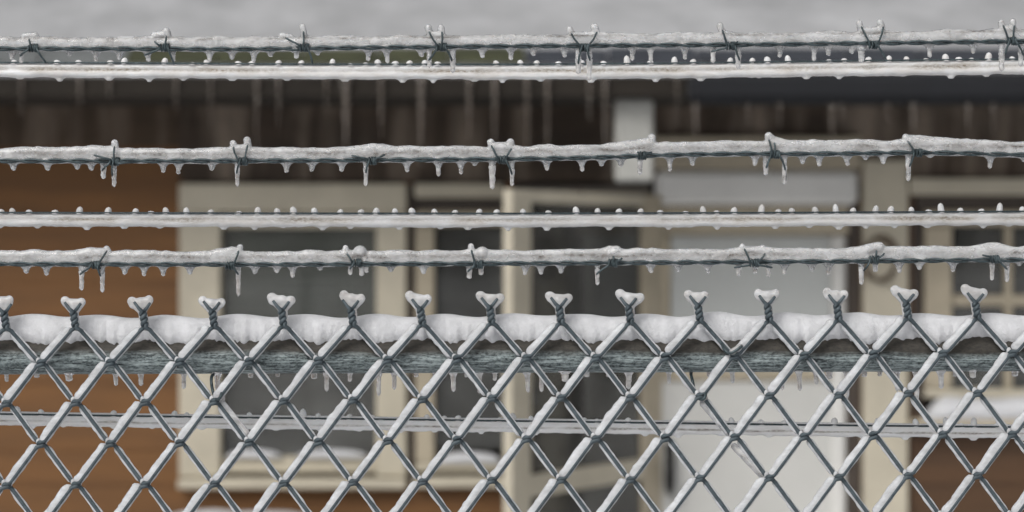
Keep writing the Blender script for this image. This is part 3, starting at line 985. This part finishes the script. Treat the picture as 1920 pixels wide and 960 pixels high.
def wire_path(kind):
    """kind R: starts at a twist on its right side; L: on its left side. local x 0..PIT"""
    pts = []
    # twisted selvage above the first row
    xs = PIT if kind == 'R' else 0.0
    base = np.array((xs, 0, ZR[0]))
    topc = base + np.array((-4.5 * PX, 0, 31 * PX))
    tip = base + (np.array((-20 * PX, -.0030, 48 * PX)) if kind == 'R' else np.array((10 * PX, -.0032, 46 * PX)))
    ph = math.pi if kind == 'R' else 0.0
    hel = []
    for t in np.linspace(0, 1, 16):
        a = ph - math.pi * .5 + t * 2 * math.pi * 1.5
        c = base + (topc - base) * (t * .92 + .04)
        hel.append(c + np.array((.0021 * math.cos(a), .0021 * math.sin(a) - .001, 0)))
    pts += [tip, tip * .45 + hel[-1] * .55 + np.array((0, -.0004, -.001))] + hel[::-1]
    side = 1 if kind == 'R' else -1
    n = len(ROWS)
    runs = []
    cur = side
    for i in range(n - 1):
        nxt = -cur
        front = (cur == 1)                # "/" when going down from right to left
        yy = -hh_ if front else hh_
        xa = (PIT if cur == 1 else 0) - cur * .0022
        xb = (PIT if nxt == 1 else 0) - nxt * .0022
        za, zb_ = ZR[i], ZR[i + 1]
        d = np.array((xb - xa, 0, zb_ - za)); L = np.linalg.norm(d); d /= L
        a = np.array((xa, yy, za)) + d * .0035
        b = np.array((xb, yy, zb_)) - d * .0035
        bow = np.array((0, .0008 if front else -.0008, 0))
        pts += [a, a * .66 + b * .34 + bow * 0, a * .34 + b * .66, b]
        # turn
        xt = (PIT if nxt == 1 else 0) + nxt * .0030
        zt_ = zb_
        pts += [np.array((xt - nxt * .0012, yy * .75, zt_ + .0012)), np.array((xt, 0, zt_)), np.array((xt - nxt * .0012, -yy * .75, zt_ - .0012))]
        runs.append((a, b, front, i))
        cur = nxt
    return np.array(pts), runs

def fin(mb, a, b, up, lo, th, yoff, nz, off, wob):
    d = b - a
    L = np.linalg.norm(d); d = d / L
    n = np.array((-d[2], 0, d[0]))
    if n[2] < 0: n = -n
    R = []
    m = 10
    ang = np.arange(m) * 2 * math.pi / m
    for t in np.linspace(0, 1, 23):
        e = 1.0
        c = .0055 / L
        if t < c: e = math.sqrt(max(.01, 1 - ((c - t) / c) ** 2))
        if t > 1 - c: e = math.sqrt(max(.01, 1 - ((t - 1 + c) / c) ** 2))
        u = up * (1 + wob * float(nz(off + t * 5)) + wob * .6 * float(nz(off + 90 + t * 14)))
        l = lo * (1 + wob * float(nz(off + 40 + t * 9)))
        ctr, hf = (u - l) / 2, (u + l) / 2 * e
        p = a + d * t * L + n * ctr + np.array((0, yoff, 0))
        ca, sa = np.cos(ang), np.sin(ang)
        R.append(p + n * (hf * np.sign(ca) * np.abs(ca) ** .85)[:, None] + np.array((0, 1, 0)) * (th * e * sa)[:, None])
    mb.rings(R)

wire_me, ice_me = {}, {}
for kind in 'RL':
    pts, runs = wire_path(kind)
    rad = np.full(len(pts), rw); rad[:2] = (.0014, .0018)
    wire_me[kind] = MB().tube(pts, rad, 9).mesh('mesh_wire')
    ice_me[kind] = []
    for var in range(5):
        nz = Noise1(200 + var + (50 if kind == 'L' else 0))
        q = random.Random(300 + var + (50 if kind == 'L' else 0))
        mb = MB()
        for (a, b, front, i) in runs:
            off = i * 13.7
            if front:
                k_ = q.uniform(.9, 1.08)
                fin(mb, a + (a - b) * .045, b + (b - a) * .075, .0079 * k_, .0031, .0033, .0013, nz, off, .11)
            else:
                heavy = q.random() < .18
                fin(mb, a, b, .0034, (.0056 if heavy else .0041) * q.uniform(.9, 1.15), .0024, .0012, nz, off, .12)
            # frozen collar at the link
            e = b + np.array(((-1 if front else 1) * .0014, .0, -.0008))
            e[1] = .0022
            mb.capsule(e + np.array((0, 0, .0012)), e - np.array((0, 0, .0012)), .0029, .0029, 9)
        ice_me[kind].append(mb.mesh('ice_coat'))

# iced heart shaped tips
hearts = []
for var in range(8):
    q = random.Random(500 + var)
    mb = MB()
    g = lambda x, y, dy=.0008: np.array((x * PX, dy, y * PX))
    lx, ly, rx, ry = -22 + q.uniform(-2, 2), 53 + q.uniform(-4, 3), 10.5 + q.uniform(-2, 2), 49 + q.uniform(-3, 3)
    mb.capsule(g(0, 2, .0014), g(-4, 31, .0012), .0047, .0047)
    mb.capsule(g(-5, 31), g(lx, ly), .0040, 9.2 * PX)
    mb.capsule(g(-3, 31), g(rx, ry), .0040, 9.0 * PX)
    mb.capsule(g(lx + 3, ly - 4.5), g(rx - 3, ry - 3), q.uniform(9, 10.5) * PX, q.uniform(9.2, 11) * PX)
    mb.capsule(g(-6, 37), g(-6, 45), 9.5 * PX, 12 * PX)
    me = remesh(mb, .0008, 6, 'iced_tip')
    co = np.empty(len(me.vertices) * 3); me.vertices.foreach_get('co', co)
    co = co.reshape(-1, 3); co[:, 1] = .0018 + (co[:, 1] - .0008) * .70
    me.vertices.foreach_set('co', co.ravel()); me.update()
    hearts.append(me)
K0 = -9
for k in range(K0, 24):
    xk = (12 + 130.07 * k - 960) * PX
    dz = (xk / PX + 948) * SLOPE * PX
    q = random.Random(1000 + k)
    dz += q.uniform(-.0008, .0008)
    for kind, xo in (('R', -PIT), ('L', 0.0)):
        o = link('mesh_wire', wire_me[kind], M_WIRE, fence, (xk + xo, 0, dz))
        link('ice_coat', ice_me[kind][q.randrange(5)], M_FIN, o)
    o = link('iced_tip', hearts[q.randrange(8)], M_ICE, fence, (xk, 0, ZR[0] + dz))
    o.rotation_euler = (0, q.uniform(-.09, .09), 0)
    o.scale = (q.uniform(.9, 1.1), 1, q.uniform(.93, 1.05))

# top rail
RZ = CZ - (666 - 480) * PX
RR, RY = .0195, .0285
tilt = 6. / 1920
rail = empty('top_rail', (0, RY, RZ)); rail.parent = fence
rail.rotation_euler = (0, -tilt, 0)
n = 200
a = np.arange(36) * 2 * math.pi / 36
nr = Noise1(600)
R = []
for x in np.linspace(-1.45, 1.45, n):
    R.append(np.stack([np.full(36, x), RR * np.cos(a), RR * np.sin(a)], 1))
MB().rings(R).build('rail_tube', M_RAIL, rail)
# snow cap: follows the twisted tips, thickest between them
n1, n2, n3, n4 = Noise1(601), Noise1(602), Noise1(603), Noise1(604)
R = []
xs = np.arange(-1.42, 1.42, .0024)
for x in xs:
    ph = ((x / PX + 948) / 130.07) % 1.0
    top = .0215 + .0015 * math.cos((ph - .30) * 2 * math.pi) + .0011 * float(n1(x, 24)) + .0004 * float(n2(x, 60))
    edge = .86 + .10 * math.cos((ph - .02) * 2 * math.pi) + .14 * float(n3(x, 45)) + .13 * float(n4(x, 140)) + .12 * float(n2(x, 330))  # front edge angle on the pipe
    ring = []
    M = 17
    for j in range(M):
        t = j / (M - 1)
        ee = .86 + (edge - .86) * max(0, 1 - 2.6 * t) ** 1.5 if t < .5 else .86
        ph_ = math.pi * t
        ze = RR * math.sin(ee) + .0003
        crest = RR + top
        yf = RR * math.cos(ee) + .0012
        ring.append((x, -yf * math.copysign(abs(math.cos(ph_)) ** .85, math.cos(ph_)), ze + (crest - ze) * math.sin(ph_) ** .62))
    ring += [(x, RR * .7 * math.cos(2.9), RR * .5), (x, -RR * .8 * math.cos(edge), RR * math.sin(edge) * .8)]
    R.append(ring)
MB().rings(R).build('snow_cap', M_SNOW, rail)
# icicles and small drops under the rail
RI = [(12, 716, 4.6), (130, 715, 8), (215, 724, 4.8), (264, 724, 5.4), (344, 730, 4.8), (408, 733, 6), (588, 711, 7), (613, 734, 5), (656, 716, 5), (710, 743, 4.6), (739, 731, 4.6), (850, 735, 5.4), (874, 708, 4),
      (899, 738, 4.8), (928, 714, 4.6), (988, 736, 5), (1015, 735, 4.8), (1059, 716, 8), (1179, 730, 6), (1254, 720, 4.6), (1373, 719, 4.8), (1467, 732, 4.6), (1497, 733, 5), (1529, 721, 5), (1555, 711, 7),
      (1588, 747, 5), (1620, 707, 6), (1682, 735, 5), (1720, 756, 5.4), (1763, 729, 6), (1823, 709, 7), (1903, 706, 7), (70, 708, 6), (170, 707, 5), (305, 708, 5), (470, 708, 6), (520, 707, 5), (560, 708, 5), (780, 707, 5),
      (815, 708, 4.5), (1100, 707, 6), (1140, 707, 5), (1215, 706, 5), (1330, 707, 5), (1410, 707, 6), (1650, 706, 5), (1790, 706, 5), (1860, 706, 5)]
kx = (CAM_D + RY) / CAM_D
for i, (x, tip, r) in enumerate(RI):
    zt_ = P(x, tip, RY)[2]
    xw = P(x, tip, RY)[0]
    zbot = RZ - RR + xw * tilt
    L = zbot + .0022 - zt_
    me = icicle_mesh(L, r * PX * 1.12, 700 + i, 12, random.Random(i).uniform(-.03, .05)).mesh('icicle')
    link('icicle', me, M_ICICLE, rail, (xw, random.Random(i + 50).uniform(-.004, .004), zbot + .0022 - RZ - xw * tilt))

# tie wires holding the mesh to the rail
def tie(x, stub=True):
    g = lambda px, py, y: P(px, py) * np.array((1, 0, 1)) + np.array((0, y, 0))
    pts = [g(x + 84, 648, -.0075), g(x + 64, 661, -.0085), g(x + 52, 656, -.006), g(x + 46, 640, .006), g(x + 36, 628, .022), g(x + 22, 634, .045),
           g(x + 8, 668, .052), g(x - 4, 700, .044), g(x - 7, 706, .022), g(x - 6, 716, .010), g(x - 2, 736, .007), g(x + 6, 748, -.004), g(x + 14, 745, -.008),
           g(x + 16, 734, -.002), g(x + 12, 728, .006)]
    if not stub: pts = pts[5:]
    fine = []
    Q = [2 * pts[0] - pts[1]] + pts + [2 * pts[-1] - pts[-2]]
    for i in range(1, len(Q) - 2):
        for s in np.linspace(0, 1, 6, endpoint=False):
            p0, p1, p2, p3 = Q[i - 1], Q[i], Q[i + 1], Q[i + 2]
            fine.append(.5 * ((2 * p1) + (p2 - p0) * s + (2 * p0 - 5 * p1 + 4 * p2 - p3) * s * s + (-p0 + 3 * p1 - 3 * p2 + p3) * s ** 3))
    o = MB().tube(fine, .0017, 8).build('tie_wire', M_BARB, fence)
    for p_, q_, ra, rb in (((g(x + 66, 659, -.006), g(x + 82, 649, -.006), .0032, .0026), (g(x + 12, 735, .004), g(x + 15, 748, .004), .0040, .0036),
                           (g(x + 14, 757, .0062), g(x + 60, 812, .0062), .0042, .0038),
                           (g(x + 72, 838, .0062), g(x + 128, 896, .0062), .0036, .0040))[0 if stub else 1:4 if stub else 3]):
        MB().capsule(p_, q_, ra, rb).build('ice_coat', M_ICICLE, o)
tie(1306)
tie(400, False)

# line posts outside the frame, carrying rail and strands
for sx in (-1, 1):
    post = MB()
    x = sx * 1.40
    post.tube([(x, .06, -.3), (x, .06, 1.80), (x, .06, 2.18), (x, .06, 2.20)], [.030, .030, .030, .012], 20)
    o = post.build('fence_post', M_RAIL, fence)
    cap = MB()
    cap.capsule((x, .06, 2.195), (x, .06, 2.215), .031, .024, 16)
    cap.build('post_cap', M_SNOW, o)
